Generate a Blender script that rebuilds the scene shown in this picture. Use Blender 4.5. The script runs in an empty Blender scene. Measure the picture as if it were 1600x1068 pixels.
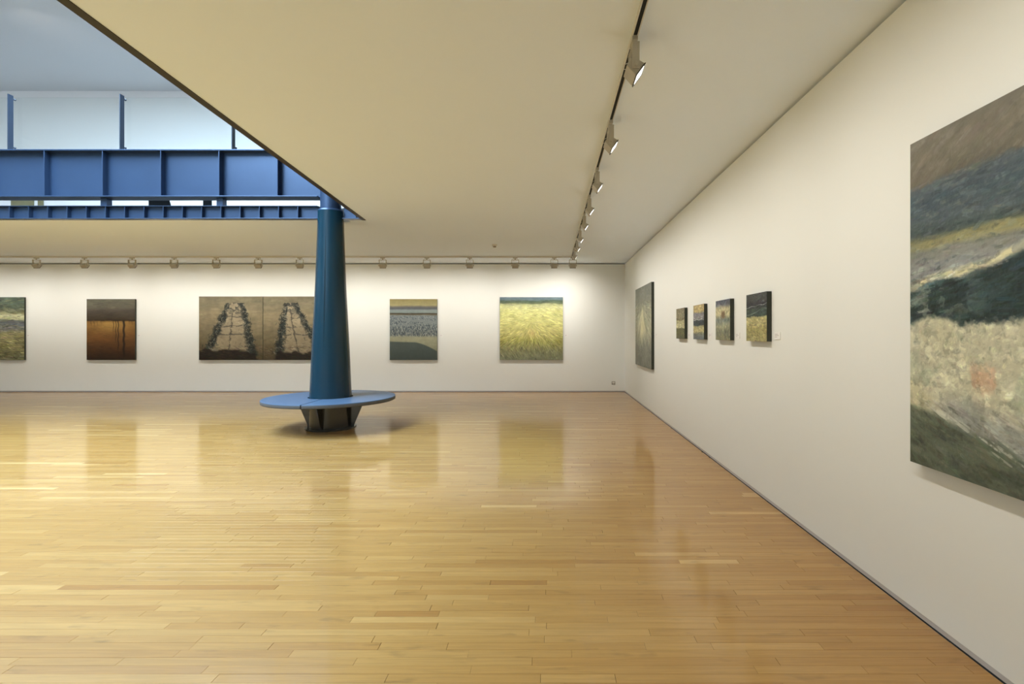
import bpy, bmesh, math, random
import numpy as np
from mathutils import Vector, Matrix

random.seed(7)
rng = np.random.default_rng(11)
scene = bpy.context.scene
COL = scene.collection

# ------------------------------------------------------------------ camera
F_PX, VPX, VPY, EYE = 795.0, 859.0, 522.0, 1.5
cam_d = bpy.data.cameras.new('camera')
cam_d.sensor_fit = 'HORIZONTAL'
cam_d.sensor_width = 36.0
cam_d.lens = F_PX / 1600.0 * 36.0
cam_d.shift_x = -(VPX - 800.0) / 1600.0
cam_d.shift_y = -(534.0 - VPY) / 1600.0
cam_d.clip_end = 200
cam = bpy.data.objects.new('camera', cam_d)
cam.location = (0, 0, EYE)
cam.rotation_euler = (math.pi / 2, 0, 0)
COL.objects.link(cam)
scene.camera = cam

# ------------------------------------------------------------------ sky and daylight
SKY_COL, SKY_STR = (0.57, 0.79, 1.0), 26.5
LAMP_COL, LAMP_W = (1.0, 0.95, 0.885), 6.45
world = bpy.data.worlds.new('sky')
scene.world = world
world.use_nodes = True
wb = world.node_tree.nodes['Background']
wb.inputs[0].default_value = (*SKY_COL, 1)
wb.inputs[1].default_value = SKY_STR

SKYL = (-9.6, -5.0, -0.8, 8.8)              # roof light: x0, x1, y0, y1
ZC, ZU, ZR = 3.35, 3.58, 7.83              # ceiling, upper floor, roof soffit
pl = bpy.data.lights.new('skylight_portal', 'AREA')
pl.shape = 'RECTANGLE'
pl.size, pl.size_y = SKYL[1] - SKYL[0], SKYL[3] - SKYL[2]
pl.cycles.is_portal = True
po = bpy.data.objects.new('skylight_portal', pl)
po.location = ((SKYL[0] + SKYL[1]) / 2, (SKYL[2] + SKYL[3]) / 2, ZR + 0.30)
COL.objects.link(po)

vs = scene.view_settings
scene.display_settings.display_device = 'sRGB'
vs.view_transform = 'Standard'
vs.look = 'None'
vs.exposure = 0.13
vs.gamma = 1.0
vs.use_curve_mapping = False
scene.cycles.max_bounces = 10
scene.cycles.diffuse_bounces = 6
scene.cycles.use_denoising = True

# ------------------------------------------------------------------ helpers
def lin(c):
    c = np.asarray(c, float) / 255.0
    return np.where(c <= 0.04045, c / 12.92, ((c + 0.055) / 1.055) ** 2.4)

def mat(name, color, rough=0.5, metal=0.0, spec=0.5, coat=0.0, coat_rough=0.1, noise=0.0, nscale=6.0, bump=0.0, bscale=80.0,
        emit=None, estr=0.0):
    m = bpy.data.materials.new(name)
    m.use_nodes = True
    nt = m.node_tree
    p = nt.nodes['Principled BSDF']
    p.inputs['Base Color'].default_value = (*color, 1)
    p.inputs['Roughness'].default_value = rough
    p.inputs['Metallic'].default_value = metal
    p.inputs['Specular IOR Level'].default_value = spec
    p.inputs['Coat Weight'].default_value = coat
    p.inputs['Coat Roughness'].default_value = coat_rough
    if emit:
        p.inputs['Emission Color'].default_value = (*emit, 1)
        p.inputs['Emission Strength'].default_value = estr
    geo = nt.nodes.new('ShaderNodeNewGeometry')
    if noise > 0:
        n = nt.nodes.new('ShaderNodeTexNoise')
        n.inputs['Scale'].default_value = nscale
        n.inputs['Detail'].default_value = 4
        nt.links.new(geo.outputs['Position'], n.inputs['Vector'])
        mr = nt.nodes.new('ShaderNodeMapRange')
        mr.inputs[3].default_value = 1 - noise
        mr.inputs[4].default_value = 1 + noise
        nt.links.new(n.outputs['Fac'], mr.inputs[0])
        mx = nt.nodes.new('ShaderNodeMix')
        mx.data_type = 'RGBA'
        mx.blend_type = 'MULTIPLY'
        mx.inputs[0].default_value = 1.0
        mx.inputs[6].default_value = (*color, 1)
        nt.links.new(mr.outputs[0], mx.inputs[7])
        nt.links.new(mx.outputs[2], p.inputs['Base Color'])
    if bump > 0:
        n2 = nt.nodes.new('ShaderNodeTexNoise')
        n2.inputs['Scale'].default_value = bscale
        n2.inputs['Detail'].default_value = 3
        nt.links.new(geo.outputs['Position'], n2.inputs['Vector'])
        b = nt.nodes.new('ShaderNodeBump')
        b.inputs['Strength'].default_value = bump
        b.inputs['Distance'].default_value = 0.002
        nt.links.new(n2.outputs['Fac'], b.inputs['Height'])
        nt.links.new(b.outputs[0], p.inputs['Normal'])
    return m

M = {}
M['wall'] = mat('warm_white_wall_paint', (0.81, 0.82, 0.78), 0.75, spec=0.25, noise=0.012, nscale=1.5, bump=0.05, bscale=260)
M['ceiling'] = mat('white_ceiling_paint', (0.83, 0.90, 0.97), 0.85, spec=0.15, noise=0.01, nscale=0.8)
M['upper_wall'] = mat('white_upper_wall_paint', (0.80, 0.80, 0.79), 0.8, spec=0.2, noise=0.01, nscale=1.0)
M['upper_floor'] = mat('light_absorbing_upper_floor', (0.07, 0.07, 0.075), 0.5, noise=0.08, nscale=3)  # unseen from below; made dark to cut light bounced onto the girder
M['blue'] = mat('blue_steel_paint', (0.034, 0.062, 0.122), 0.34, metal=0.40, spec=0.5, noise=0.10, nscale=3.0, bump=0.06, bscale=40)
M['teal'] = mat('dark_teal_column_paint', (0.005, 0.029, 0.047), 0.22, spec=0.34, noise=0.15, nscale=2.5, bump=0.03, bscale=30)
M['upper_dark'] = mat('light_absorbing_upper_wall', (0.06, 0.06, 0.065), 0.8, noise=0.05)  # invented dark tone for the unseen right wall, keeps stiffener sides in shade
M['slate'] = mat('slate_blue_post_paint', (0.020, 0.030, 0.050), 0.4, noise=0.08)
M['seat'] = mat('blue_seat_paint', (0.060, 0.100, 0.165), 0.42, spec=0.45, noise=0.06, nscale=5)
M['seat_edge'] = mat('grey_seat_edge', (0.075, 0.078, 0.085), 0.5, noise=0.08)
M['plinth'] = mat('charcoal_plinth_paint', (0.018, 0.018, 0.020), 0.20, spec=0.7, noise=0.1, nscale=6)
M['bronze'] = mat('dark_bronze_edge', (0.028, 0.022, 0.014), 0.6, noise=0.15, nscale=8)
M['skirt'] = mat('grey_skirting', (0.50, 0.48, 0.47), 0.45, metal=0.0, noise=0.03)
M['black'] = mat('black_gap', (0.012, 0.011, 0.010), 0.8)
M['subfloor'] = mat('dark_subfloor', (0.06, 0.035, 0.015), 0.9, noise=0.2)
M['track'] = mat('white_track_enamel', (0.66, 0.64, 0.58), 0.4, noise=0.02)
M['lamp'] = mat('off_white_lamp_enamel', (0.46, 0.43, 0.36), 0.4, noise=0.03)
M['bezel'] = mat('black_lamp_bezel', (0.03, 0.03, 0.03), 0.4)
M['lens'] = mat('lit_lamp_glass', (0.9, 0.9, 0.88), 0.2, emit=(1.0, 0.96, 0.88), estr=6.0)
M['edge'] = mat('dark_canvas_edge', (0.030, 0.034, 0.024), 0.7, noise=0.25, nscale=25)
M['card'] = mat('white_label_card', (0.84, 0.83, 0.80), 0.6)
M['ink'] = mat('grey_label_print', (0.45, 0.42, 0.40), 0.7)
M['steel'] = mat('brushed_steel_plate', (0.40, 0.38, 0.34), 0.35, metal=0.6)
M['plastic'] = mat('white_plastic', (0.75, 0.73, 0.68), 0.45)
M['olive'] = mat('olive_canvas', (0.20, 0.18, 0.09), 0.7, noise=0.2, nscale=8)
M['dark'] = mat('black_panel', (0.006, 0.007, 0.008), 0.9, spec=0.05, noise=0.2)

def glass_mat():
    m = bpy.data.materials.new('clear_balustrade_glass')
    m.use_nodes = True
    nt = m.node_tree
    nt.nodes.remove(nt.nodes['Principled BSDF'])
    out = nt.nodes['Material Output']
    tr = nt.nodes.new('ShaderNodeBsdfTransparent')
    tr.inputs[0].default_value = (0.965, 0.985, 0.98, 1)
    gl = nt.nodes.new('ShaderNodeBsdfGlossy')
    gl.inputs['Roughness'].default_value = 0.02
    lw = nt.nodes.new('ShaderNodeLayerWeight')
    lw.inputs[0].default_value = 0.5
    pw = nt.nodes.new('ShaderNodeMath'); pw.operation = 'POWER'; pw.inputs[1].default_value = 5.0
    fr = nt.nodes.new('ShaderNodeMath'); fr.operation = 'MULTIPLY_ADD'
    fr.inputs[1].default_value = 0.9; fr.inputs[2].default_value = 0.03
    nt.links.new(lw.outputs['Facing'], pw.inputs[0]); nt.links.new(pw.outputs[0], fr.inputs[0])
    mx = nt.nodes.new('ShaderNodeMixShader')
    nt.links.new(fr.outputs[0], mx.inputs[0])
    nt.links.new(tr.outputs[0], mx.inputs[1])
    nt.links.new(gl.outputs[0], mx.inputs[2])
    nt.links.new(mx.outputs[0], out.inputs[0])
    return m
M['glass'] = glass_mat()

def tag(o, label=None, cat=None, group=None, kind=None):
    if label: o['label'] = label
    if cat: o['category'] = cat
    if group: o['group'] = group
    if kind: o['kind'] = kind
    return o

def link(name, me, m=None, parent=None, loc=None, rot=None):
    o = bpy.data.objects.new(name, me)
    COL.objects.link(o)
    if me is not None and m is not None and len(me.materials) == 0:
        me.materials.append(m if not isinstance(m, str) else M[m])
    if parent: o.parent = parent
    if loc: o.location = loc
    if rot: o.rotation_euler = rot
    return o

def empty(name, loc=(0, 0, 0), rot=None):
    o = bpy.data.objects.new(name, None)
    o.empty_display_size = 0.1
    COL.objects.link(o)
    o.location = loc
    if rot: o.rotation_euler = rot
    return o

def bm_mesh(name, bm, smooth=False):
    bmesh.ops.recalc_face_normals(bm, faces=bm.faces)
    me = bpy.data.meshes.new(name)
    bm.to_mesh(me)
    bm.free()
    if smooth:
        for p in me.polygons: p.use_smooth = True
    return me

def add_box(bm, x0, x1, y0, y1, z0, z1):
    v = [bm.verts.new(c) for c in ((x0, y0, z0), (x1, y0, z0), (x1, y1, z0), (x0, y1, z0),
                                   (x0, y0, z1), (x1, y0, z1), (x1, y1, z1), (x0, y1, z1))]
    for f in ((0, 3, 2, 1), (4, 5, 6, 7), (0, 1, 5, 4), (1, 2, 6, 5), (2, 3, 7, 6), (3, 0, 4, 7)):
        bm.faces.new([v[i] for i in f])

def box_mesh(name, x0, x1, y0, y1, z0, z1, bevel=0.0):
    bm = bmesh.new()
    add_box(bm, x0, x1, y0, y1, z0, z1)
    if bevel > 0:
        bmesh.ops.bevel(bm, geom=list(bm.edges), offset=bevel, segments=2, affect='EDGES', profile=0.5)
    return bm_mesh(name, bm)

def box(name, b, m, parent=None, bevel=0.0, loc=None):
    return link(name, box_mesh(name, *b, bevel=bevel), m, parent, loc)

def add_prism(bm, pts, z0, z1):
    n = len(pts)
    lo = [bm.verts.new((x, y, z0)) for x, y in pts]
    hi = [bm.verts.new((x, y, z1)) for x, y in pts]
    bm.faces.new(list(reversed(lo)))
    bm.faces.new(hi)
    for i in range(n):
        j = (i + 1) % n
        bm.faces.new((lo[i], lo[j], hi[j], hi[i]))

def lathe_mesh(name, prof, seg=48, a0=0.0, a1=2 * math.pi, cap=True, squash=1.0):
    """prof: list of (r, z) from bottom to top."""
    bm = bmesh.new()
    full = abs(a1 - a0 - 2 * math.pi) < 1e-6
    n = seg if full else seg + 1
    rings = []
    for r, z in prof:
        rings.append([bm.verts.new((r * math.cos(a0 + (a1 - a0) * i / seg), squash * r * math.sin(a0 + (a1 - a0) * i / seg), z)) for i in range(n)])
    for k in range(len(prof) - 1):
        for i in range(seg):
            j = (i + 1) % n
            bm.faces.new((rings[k][i], rings[k][j], rings[k + 1][j], rings[k + 1][i]))
    if cap and full:
        bm.faces.new(list(reversed(rings[0])))
        bm.faces.new(rings[-1])
    if cap and not full:
        pass
    return bm_mesh(name, bm, smooth=True)

def auto_smooth(o, ang=35):
    me = o.data
    for p in me.polygons: p.use_smooth = True
    bm = bmesh.new(); bm.from_mesh(me)
    for e in bm.edges:
        if len(e.link_faces) == 2 and e.calc_face_angle(0) > math.radians(ang):
            e.smooth = False
    bm.to_mesh(me); bm.free()

# ------------------------------------------------------------------ room shell
XR, XL, YB, YF = 1.95, -17.0, 13.25, -3.0
WT = 0.25                       # wall thickness
GAPZ = 3.325                    # top of walls, leaving the shadow gap
OY0, OY1, OX0 = -0.6, 8.126, -12.5   # opening in the ceiling
def edge_x(y):                  # ceiling edge of the oblique side of the opening
    return -2.662 + (y - 2.8175) * (-2.976 + 2.662) / (8.216 - 2.8175)
TRIM = 0.062

def struct(o):
    o['kind'] = 'structure'
    return o

# floor slab under the boards
floor = struct(box('floor', (XL, XR, YF, YB, -0.12, -0.021), 'subfloor'))

# ceiling slab with the oblique opening; top side is the upper floor
bm = bmesh.new()
e0, e1 = edge_x(OY0), edge_x(OY1)
XRo, XLo, YBo, YFo = XR + WT, XL - WT, YB + WT, YF - WT
add_prism(bm, [(e0, OY0), (XRo, OY0), (XRo, OY1 + 0.12), (edge_x(OY1 + 0.12), OY1 + 0.12)], ZC, ZU)
YN = OY1 + 0.12                 # notched round the column
add_prism(bm, [(XLo, YN), (-3.75, YN), (-3.75, 8.40), (-3.28, 8.40), (-3.28, YN), (XRo, YN), (XRo, YBo), (XLo, YBo)], ZC, ZU)
add_prism(bm, [(XLo, YFo), (XRo, YFo), (XRo, OY0), (XLo, OY0)], ZC, ZU)
add_prism(bm, [(XLo, OY0), (OX0, OY0), (OX0, OY1 + 0.12), (XLo, OY1 + 0.12)], ZC, ZU)
me = bm_mesh('ceiling', bm)
me.materials.append(M['ceiling']); me.materials.append(M['upper_floor'])
for p in me.polygons:
    if p.normal.z > 0.5: p.material_index = 1
ceiling = struct(link('ceiling', me))

# walls of the lower gallery: a shadow gap on top, recessed skirting below
SK = 0.034
struct(box('wall_right', (XR, XR + WT, YF, YB, SK, GAPZ), 'wall'))
struct(box('wall_back', (XL, XR + WT, YB, YB + WT, SK, GAPZ), 'wall'))
struct(box('wall_left', (XL - WT, XL, YF, YB + WT, SK, GAPZ), 'wall'))
struct(box('wall_front', (XL - WT, XR + WT, YF - WT, YF, SK, GAPZ), 'wall'))
# blocking behind the shadow gap
for nm, b in (('trim_1', (XR + 0.10, XR + WT, YF, YB, GAPZ, ZC)), ('trim_2', (XL, XR + WT, YB + 0.10, YB + WT, GAPZ, ZC)),
              ('trim_3', (XL - WT, XL - 0.1, YF, YB + WT, GAPZ, ZC)), ('trim_4', (XL - WT, XR + WT, YF - WT, YF - 0.1, GAPZ, ZC))):
    struct(box(nm, b, 'black'))
for nm, b in (('baseboard_right', (XR + 0.003, XR + WT, YF, YB, 0.007, SK)), ('baseboard_back', (XL, XR + WT, YB + 0.003, YB + WT, 0.007, SK)),
              ('baseboard_left', (XL - WT, XL - 0.003, YF, YB + WT, 0.007, SK)), ('baseboard_front', (XL - WT, XR + WT, YF - WT, YF - 0.003, 0.007, SK))):
    struct(box(nm, b, 'skirt'))
for nm, b in (('trim_5', (XR + 0.012, XR + WT, YF, YB, -0.12, 0.007)), ('trim_6', (XL, XR + WT, YB + 0.012, YB + WT, -0.12, 0.007)),
              ('trim_8', (XL - WT, XL - 0.012, YF, YB + WT, -0.12, 0.007)), ('trim_9', (XL - WT, XR + WT, YF - WT, YF - 0.012, -0.12, 0.007))):
    struct(box(nm, b, 'black'))

# dark bronze edging along the oblique side of the opening
bm = bmesh.new()
add_prism(bm, [(edge_x(OY0) - TRIM, OY0), (edge_x(OY0), OY0), (edge_x(OY1 + 0.12), OY1 + 0.12), (edge_x(OY1 + 0.12) - TRIM, OY1 + 0.12)], ZC - 0.006, ZU)
struct(link('trim_7', bm_mesh('trim_7', bm), 'bronze'))

# upper gallery
struct(box('wall_upper_back', (XL, XR, YB, YB + WT, ZU, ZR), 'upper_wall'))
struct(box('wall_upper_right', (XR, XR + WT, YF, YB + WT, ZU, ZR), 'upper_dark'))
struct(box('wall_upper_left', (XL - WT, XL, YF, YB + WT, ZU, ZR), 'upper_wall'))
struct(box('wall_upper_front', (XL - WT, XR + WT, YF - WT, YF, ZU, ZR), 'upper_wall'))
bm = bmesh.new()
sx0, sx1, sy0, sy1 = SKYL
add_prism(bm, [(XLo, sy1), (XRo, sy1), (XRo, YBo), (XLo, YBo)], ZR, ZR + 0.3)
add_prism(bm, [(XLo, YFo), (XRo, YFo), (XRo, sy0), (XLo, sy0)], ZR, ZR + 0.3)
add_prism(bm, [(XLo, sy0), (sx0, sy0), (sx0, sy1), (XLo, sy1)], ZR, ZR + 0.3)
add_prism(bm, [(sx1, sy0), (XRo, sy0), (XRo, sy1), (sx1, sy1)], ZR, ZR + 0.3)
struct(link('ceiling_upper', bm_mesh('ceiling_upper', bm), 'upper_wall'))

# ------------------------------------------------------------------ maple strip floor
def floor_mat():
    m = bpy.data.materials.new('lacquered_maple_strip')
    m.use_nodes = True
    nt = m.node_tree
    N, L = nt.nodes.new, nt.links.new
    p = nt.nodes['Principled BSDF']
    at = N('ShaderNodeAttribute'); at.attribute_name = 'board'
    sep = N('ShaderNodeSeparateColor'); L(at.outputs['Color'], sep.inputs[0])
    geo = N('ShaderNodeNewGeometry')
    off = N('ShaderNodeVectorMath'); off.operation = 'MULTIPLY_ADD'
    off.inputs[1].default_value = (37.0, 37.0, 37.0)
    L(at.outputs['Color'], off.inputs[0]); L(geo.outputs['Position'], off.inputs[2])
    sc = N('ShaderNodeMapping'); sc.inputs['Scale'].default_value = (2.2, 42.0, 1.0)
    L(off.outputs[0], sc.inputs[0])
    g = N('ShaderNodeTexNoise'); g.inputs['Scale'].default_value = 1.6; g.inputs['Detail'].default_value = 5
    g.inputs['Distortion'].default_value = 0.6
    L(sc.outputs[0], g.inputs['Vector'])
    sc2 = N('ShaderNodeMapping'); sc2.inputs['Scale'].default_value = (5.0, 16.0, 1.0)
    L(off.outputs[0], sc2.inputs[0])
    g2 = N('ShaderNodeTexNoise'); g2.inputs['Scale'].default_value = 1.0; g2.inputs['Detail'].default_value = 3
    L(sc2.outputs[0], g2.inputs['Vector'])
    # per-board base tone
    r = N('ShaderNodeValToRGB')
    els = r.color_ramp.elements
    els[0].position = 0.0; els[0].color = (0.320, 0.150, 0.034, 1)
    els[1].position = 1.0; els[1].color = (0.52, 0.32, 0.115, 1)
    for pos, c in ((0.10, (0.350, 0.176, 0.043)), (0.5, (0.385, 0.205, 0.054)), (0.88, (0.43, 0.240, 0.070))):
        e = els.new(pos); e.color = (*c, 1)
    L(sep.outputs[0], r.inputs[0])
    # grain
    gr = N('ShaderNodeMapRange'); gr.inputs[1].default_value = 0.30; gr.inputs[2].default_value = 0.72
    gr.inputs[3].default_value = 0.86; gr.inputs[4].default_value = 1.08
    L(g.outputs['Fac'], gr.inputs[0])
    g3 = N('ShaderNodeMapRange'); g3.inputs[1].default_value = 0.62; g3.inputs[2].default_value = 0.80
    g3.inputs[3].default_value = 1.0; g3.inputs[4].default_value = 0.66
    L(g2.outputs['Fac'], g3.inputs[0])
    mm = N('ShaderNodeMath'); mm.operation = 'MULTIPLY'
    L(gr.outputs[0], mm.inputs[0]); L(g3.outputs[0], mm.inputs[1])
    mx = N('ShaderNodeMix'); mx.data_type = 'RGBA'; mx.blend_type = 'MULTIPLY'; mx.inputs[0].default_value = 1
    L(r.outputs[0], mx.inputs[6]); L(mm.outputs[0], mx.inputs[7])
    L(mx.outputs[2], p.inputs['Base Color'])
    # lacquer gloss, a little uneven
    rr = N('ShaderNodeMapRange'); rr.inputs[3].default_value = 0.07; rr.inputs[4].default_value = 0.15
    L(g2.outputs['Fac'], rr.inputs[0]); L(rr.outputs[0], p.inputs['Coat Roughness'])
    p.inputs['Coat Weight'].default_value = 0.8
    p.inputs['Coat IOR'].default_value = 1.40
    p.inputs['Roughness'].default_value = 0.46           # worn, slightly cloudy varnish under the gloss
    p.inputs['Specular IOR Level'].default_value = 0.25
    b = N('ShaderNodeBump'); b.inputs['Strength'].default_value = 0.10; b.inputs['Distance'].default_value = 0.0008
    L(g.outputs['Fac'], b.inputs['Height']); L(b.outputs[0], p.inputs['Normal'])
    return m
M['floor'] = floor_mat()

BW = 0.057
def plank_geo(x0, x1, y0, y1, cx, cy):
    """12 vertices, 9 quads: chamfered strip, slightly tilted and uneven, relative to (cx, cy)."""
    c, h = 0.0006, -0.021
    tx, ty, dz = random.gauss(0, 0.0022), random.gauss(0, 0.0004), random.uniform(-0.0003, 0.0001)
    def P(x, y, z):
        zz = z + dz + tx * (y - (y0 + y1) / 2) + ty * (x - (x0 + x1) / 2) if z > -0.01 else z
        return (x - cx, y - cy, zz)
    v = []
    for z, i in ((h, 0), (-c, 0), (0.0, c)):
        v += [P(x0 + i, y0 + i, z), P(x1 - i, y0 + i, z), P(x1 - i, y1 - i, z), P(x0 + i, y1 - i, z)]
    f = []
    for a in (0, 4):
        for i in range(4):
            j = (i + 1) % 4
            f.append((a + i, a + j, a + 4 + j, a + 4 + i))
    f.append((8, 9, 10, 11))
    return v, f

def in_view(x0, x1, y):
    a, b = VPX + F_PX * x0 / y, VPX + F_PX * x1 / y
    return b > 0 and a < 1600

singles, rest_v, rest_f, rest_c = [], [], [], []
rows = int((YB - YF) / BW) + 1
for k in range(rows):
    y1 = YB - k * BW
    y0 = max(y1 - BW, YF)
    if y1 - y0 < 0.01: continue
    x = XL - random.uniform(0, 0.8)
    while x < XR:
        ln = random.choice((0.35, 0.5, 0.62, 0.75, 0.9, 1.05, 1.2, 0.8, 0.55)) * random.uniform(0.88, 1.12)
        xa, xb = max(x, XL), min(x + ln, XR)
        x += ln
        if xb - xa < 0.02: continue
        g = 0.0004 if random.random() < 0.75 else 0.0009
        col = (min(1, max(0, random.gauss(0.5, 0.21))), random.random(), random.random())
        ex = random.choice((0.0003, 0.0004, 0.001))
        X0, X1, Y0, Y1 = xa + ex, xb - ex, y0 + g / 2, y1 - g / 2
        ym = (y0 + y1) / 2
        if 2.14 < ym < 4.30 and in_view(xa, xb, ym) and len(singles) < 300:
            singles.append((X0, X1, Y0, Y1, col))
        else:
            v, f = plank_geo(X0, X1, Y0, Y1, 0, 0)
            n = len(rest_v)
            rest_v += v
            rest_f += [tuple(i + n for i in q) for q in f]
            rest_c += [col] * 12

def plank_mesh(name, v, f, c):
    me = bpy.data.meshes.new(name)
    me.from_pydata(v, [], f)
    a = me.attributes.new('board', 'FLOAT_COLOR', 'POINT')
    arr = np.ones((len(v), 4), np.float32)
    arr[:, :3] = np.array(c, np.float32)
    a.data.foreach_set('color', arr.ravel())
    me.materials.append(M['floor'])
    me.update()
    return me
print('single planks', len(singles), 'rest', len(rest_f) // 9)
for X0, X1, Y0, Y1, col in singles:
    cx, cy = (X0 + X1) / 2, (Y0 + Y1) / 2
    v, f = plank_geo(X0, X1, Y0, Y1, cx, cy)
    o = link('plank', plank_mesh('plank', v, f, [col] * 12), None, floor, (cx, cy, 0))
o = link('strip_boards', plank_mesh('strip_boards', rest_v, rest_f, rest_c), None, floor)
o['kind'] = 'stuff'

# ------------------------------------------------------------------ column and round bench
CX, CY = -3.516, 8.17
colm = empty('column', (CX, CY, 0))
tag(colm, 'dark teal tapered steel column rising through the round blue bench', 'column', kind='thing')
prof = [(0.318, 0.50), (0.311, 0.60), (0.294, 1.0), (0.273, 1.45), (0.251, 1.88), (0.231, 2.29), (0.216, 2.7), (0.201, 3.14), (0.192, 3.46)]
for s, nm in ((0, 'shaft'), (1, 'shaft')):
    gap = 0.010
    a0 = -math.pi / 2 + gap + s * math.pi
    a1 = a0 + math.pi - 2 * gap
    # each half shell is rolled plate: its long edges turn in at the seam
    bm = bmesh.new()
    seg = 40
    rings = []
    for r, z in prof:
        ring = []
        for i in range(-2, seg + 3):
            t = min(max(i, 0), seg)
            a = a0 + (a1 - a0) * t / seg
            rr = r
            if i == -1 or i == seg + 1: rr = r - 0.006; a += (-0.010 if i < 0 else 0.010)
            if i == -2 or i == seg + 2: rr = r - 0.03; a += (-0.010 if i < 0 else 0.010)
            ring.append(bm.verts.new((rr * math.cos(a), rr * math.sin(a), z)))
        rings.append(ring)
    for k in range(len(prof) - 1):
        for i in range(seg + 4):
            bm.faces.new((rings[k][i], rings[k][i + 1], rings[k + 1][i + 1], rings[k + 1][i]))
    o = link(nm, bm_mesh('shaft', bm), 'teal', colm)
    auto_smooth(o, 40)
o = link('seam', box_mesh('seam', -0.006, 0.006, -0.004, 0.004, 0, 1), 'teal', colm)
o.data.transform(Matrix(((1, 0, 0, 0), (0, 1, (0.318 - 0.192) / 1, -0.312), (0, 0, 2.96, 0.50), (0, 0, 0, 1))))
o = link('shoulder', lathe_mesh('shoulder', [(0.192, 3.46), (0.190, 3.475), (0.180, 3.488), (0.160, 3.492)], cap=False), 'blue', colm)
o = link('neck', lathe_mesh('neck', [(0.158, 3.46), (0.158, 4.40)], 40), 'blue', colm)
auto_smooth(o)

bench = empty('round_bench', (CX, CY, 0))
tag(bench, 'round blue bench in two halves ringing the teal column on a dark plinth', 'bench', kind='thing')
SR, ST, SH = 0.993, 0.500, 0.060
for s in (0, 1):
    bm = bmesh.new()
    seg = 48
    gap = 0.008
    pr = [(0.338, ST - SH), (SR - 0.010, ST - SH), (SR - 0.003, ST - SH + 0.004), (SR, ST - SH + 0.012), (SR, ST - 0.011), (SR - 0.003, ST - 0.004),
          (SR - 0.010, ST - 0.0005), (SR - 0.02, ST), (0.338, ST)]
    rings = []
    for r, z in pr:
        da = math.asin(gap / r)
        a0 = -math.pi / 2 + da + s * math.pi
        a1 = a0 + math.pi - 2 * da
        rings.append([bm.verts.new((r * math.cos(a0 + (a1 - a0) * i / seg), r * math.sin(a0 + (a1 - a0) * i / seg), z)) for i in range(seg + 1)])
    n = len(pr)
    for k in range(n):
        for i in range(seg):
            bm.faces.new((rings[k][i], rings[k][i + 1], rings[(k + 1) % n][i + 1], rings[(k + 1) % n][i]))
    bm.faces.new([rings[k][0] for k in range(n)])
    bm.faces.new([rings[k][seg] for k in range(n)])
    o = link('seat', bm_mesh('seat', bm), 'seat', bench)
    o.data.materials.append(M['seat_edge'])
    for pg in o.data.polygons:
        if pg.normal.z < 0.35: pg.material_index = 1
    auto_smooth(o, 40)
o = link('plinth', lathe_mesh('plinth', [(0.315, 0.03), (0.315, 0.44)], 48), 'plinth', bench)
auto_smooth(o)
bm = bmesh.new()
pts = [(0.385 * math.cos(math.radians(a)), 0.385 * math.sin(math.radians(a))) for a in range(0, 360, 15)]
add_prism(bm, pts, 0.0, 0.028)
o = link('base_plate', bm_mesh('base_plate', bm), 'plinth', bench)
bm = bmesh.new()
th = 0.007
prof2 = [(0.30, 0.028), (0.372, 0.028), (0.378, 0.06), (0.535, 0.425), (0.535, 0.440), (0.30, 0.440)]
fa = [bm.verts.new((x, -th, z)) for x, z in prof2]
fb = [bm.verts.new((x, th, z)) for x, z in prof2]
bm.faces.new(fa); bm.faces.new(list(reversed(fb)))
for i in range(6):
    j = (i + 1) % 6
    bm.faces.new((fa[i], fb[i], fb[j], fa[j]))
gm = bm_mesh('gusset', bm)
for a in (0, 90, 180, 270):
    link('gusset', gm, 'plinth', bench, rot=(0, 0, math.radians(a)))

# ------------------------------------------------------------------ blue girders
def at(x, y, d):
    return ((x - VPX) * d / F_PX, d, EYE + (VPY - y) * d / F_PX)

gd = empty('plate_girder', (-6.1, CY, 3.677))
tag(gd, 'deep blue steel plate girder with square stiffened bays above the ceiling opening', 'girder', kind='thing')
GX0, GX1 = OX0 + 0.01, CX - 0.162
g0 = Vector((-6.1, CY, 3.677))
def gbox(nm, b, m='blue', par=gd, org=g0, bev=0.0):
    return box(nm, (b[0] - org.x, b[1] - org.x, b[2] - org.y, b[3] - org.y, b[4] - org.z, b[5] - org.z), m, par, bev)
gbox('web', (GX0, GX1, 8.163, 8.177, 3.677, 4.41))
gbox('bottom_flange', (GX0, GX1, 8.05, 8.29, 3.677, 3.695), bev=0.003)
gbox('top_flange', (GX0, GX1, 8.05, 8.29, 4.408, 4.428), bev=0.003)
sm = box_mesh('stiffener', -0.007, 0.007, -0.105, 0, 0, 0.713, 0.001)
for i in range(-2, 6):
    xs = 68.6 + 91.1 * i
    X = (xs - VPX) * 8.058 / F_PX
    if X < GX0 + 0.05 or X > GX1 - 0.1: continue
    link('stiffener', sm, 'blue', gd, (X - g0.x, 8.163 - g0.y, 0.018))
    gbox('weld_bead', (X + 0.007, X + 0.016, 8.156, 8.163, 3.695, 4.408))
for xs in (-18, 167, 347):
    X = (xs - VPX) * 8.2 / F_PX
    gbox('packer', (X - 0.05, X + 0.05, 8.14, 8.24, 3.556, 3.676))

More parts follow.
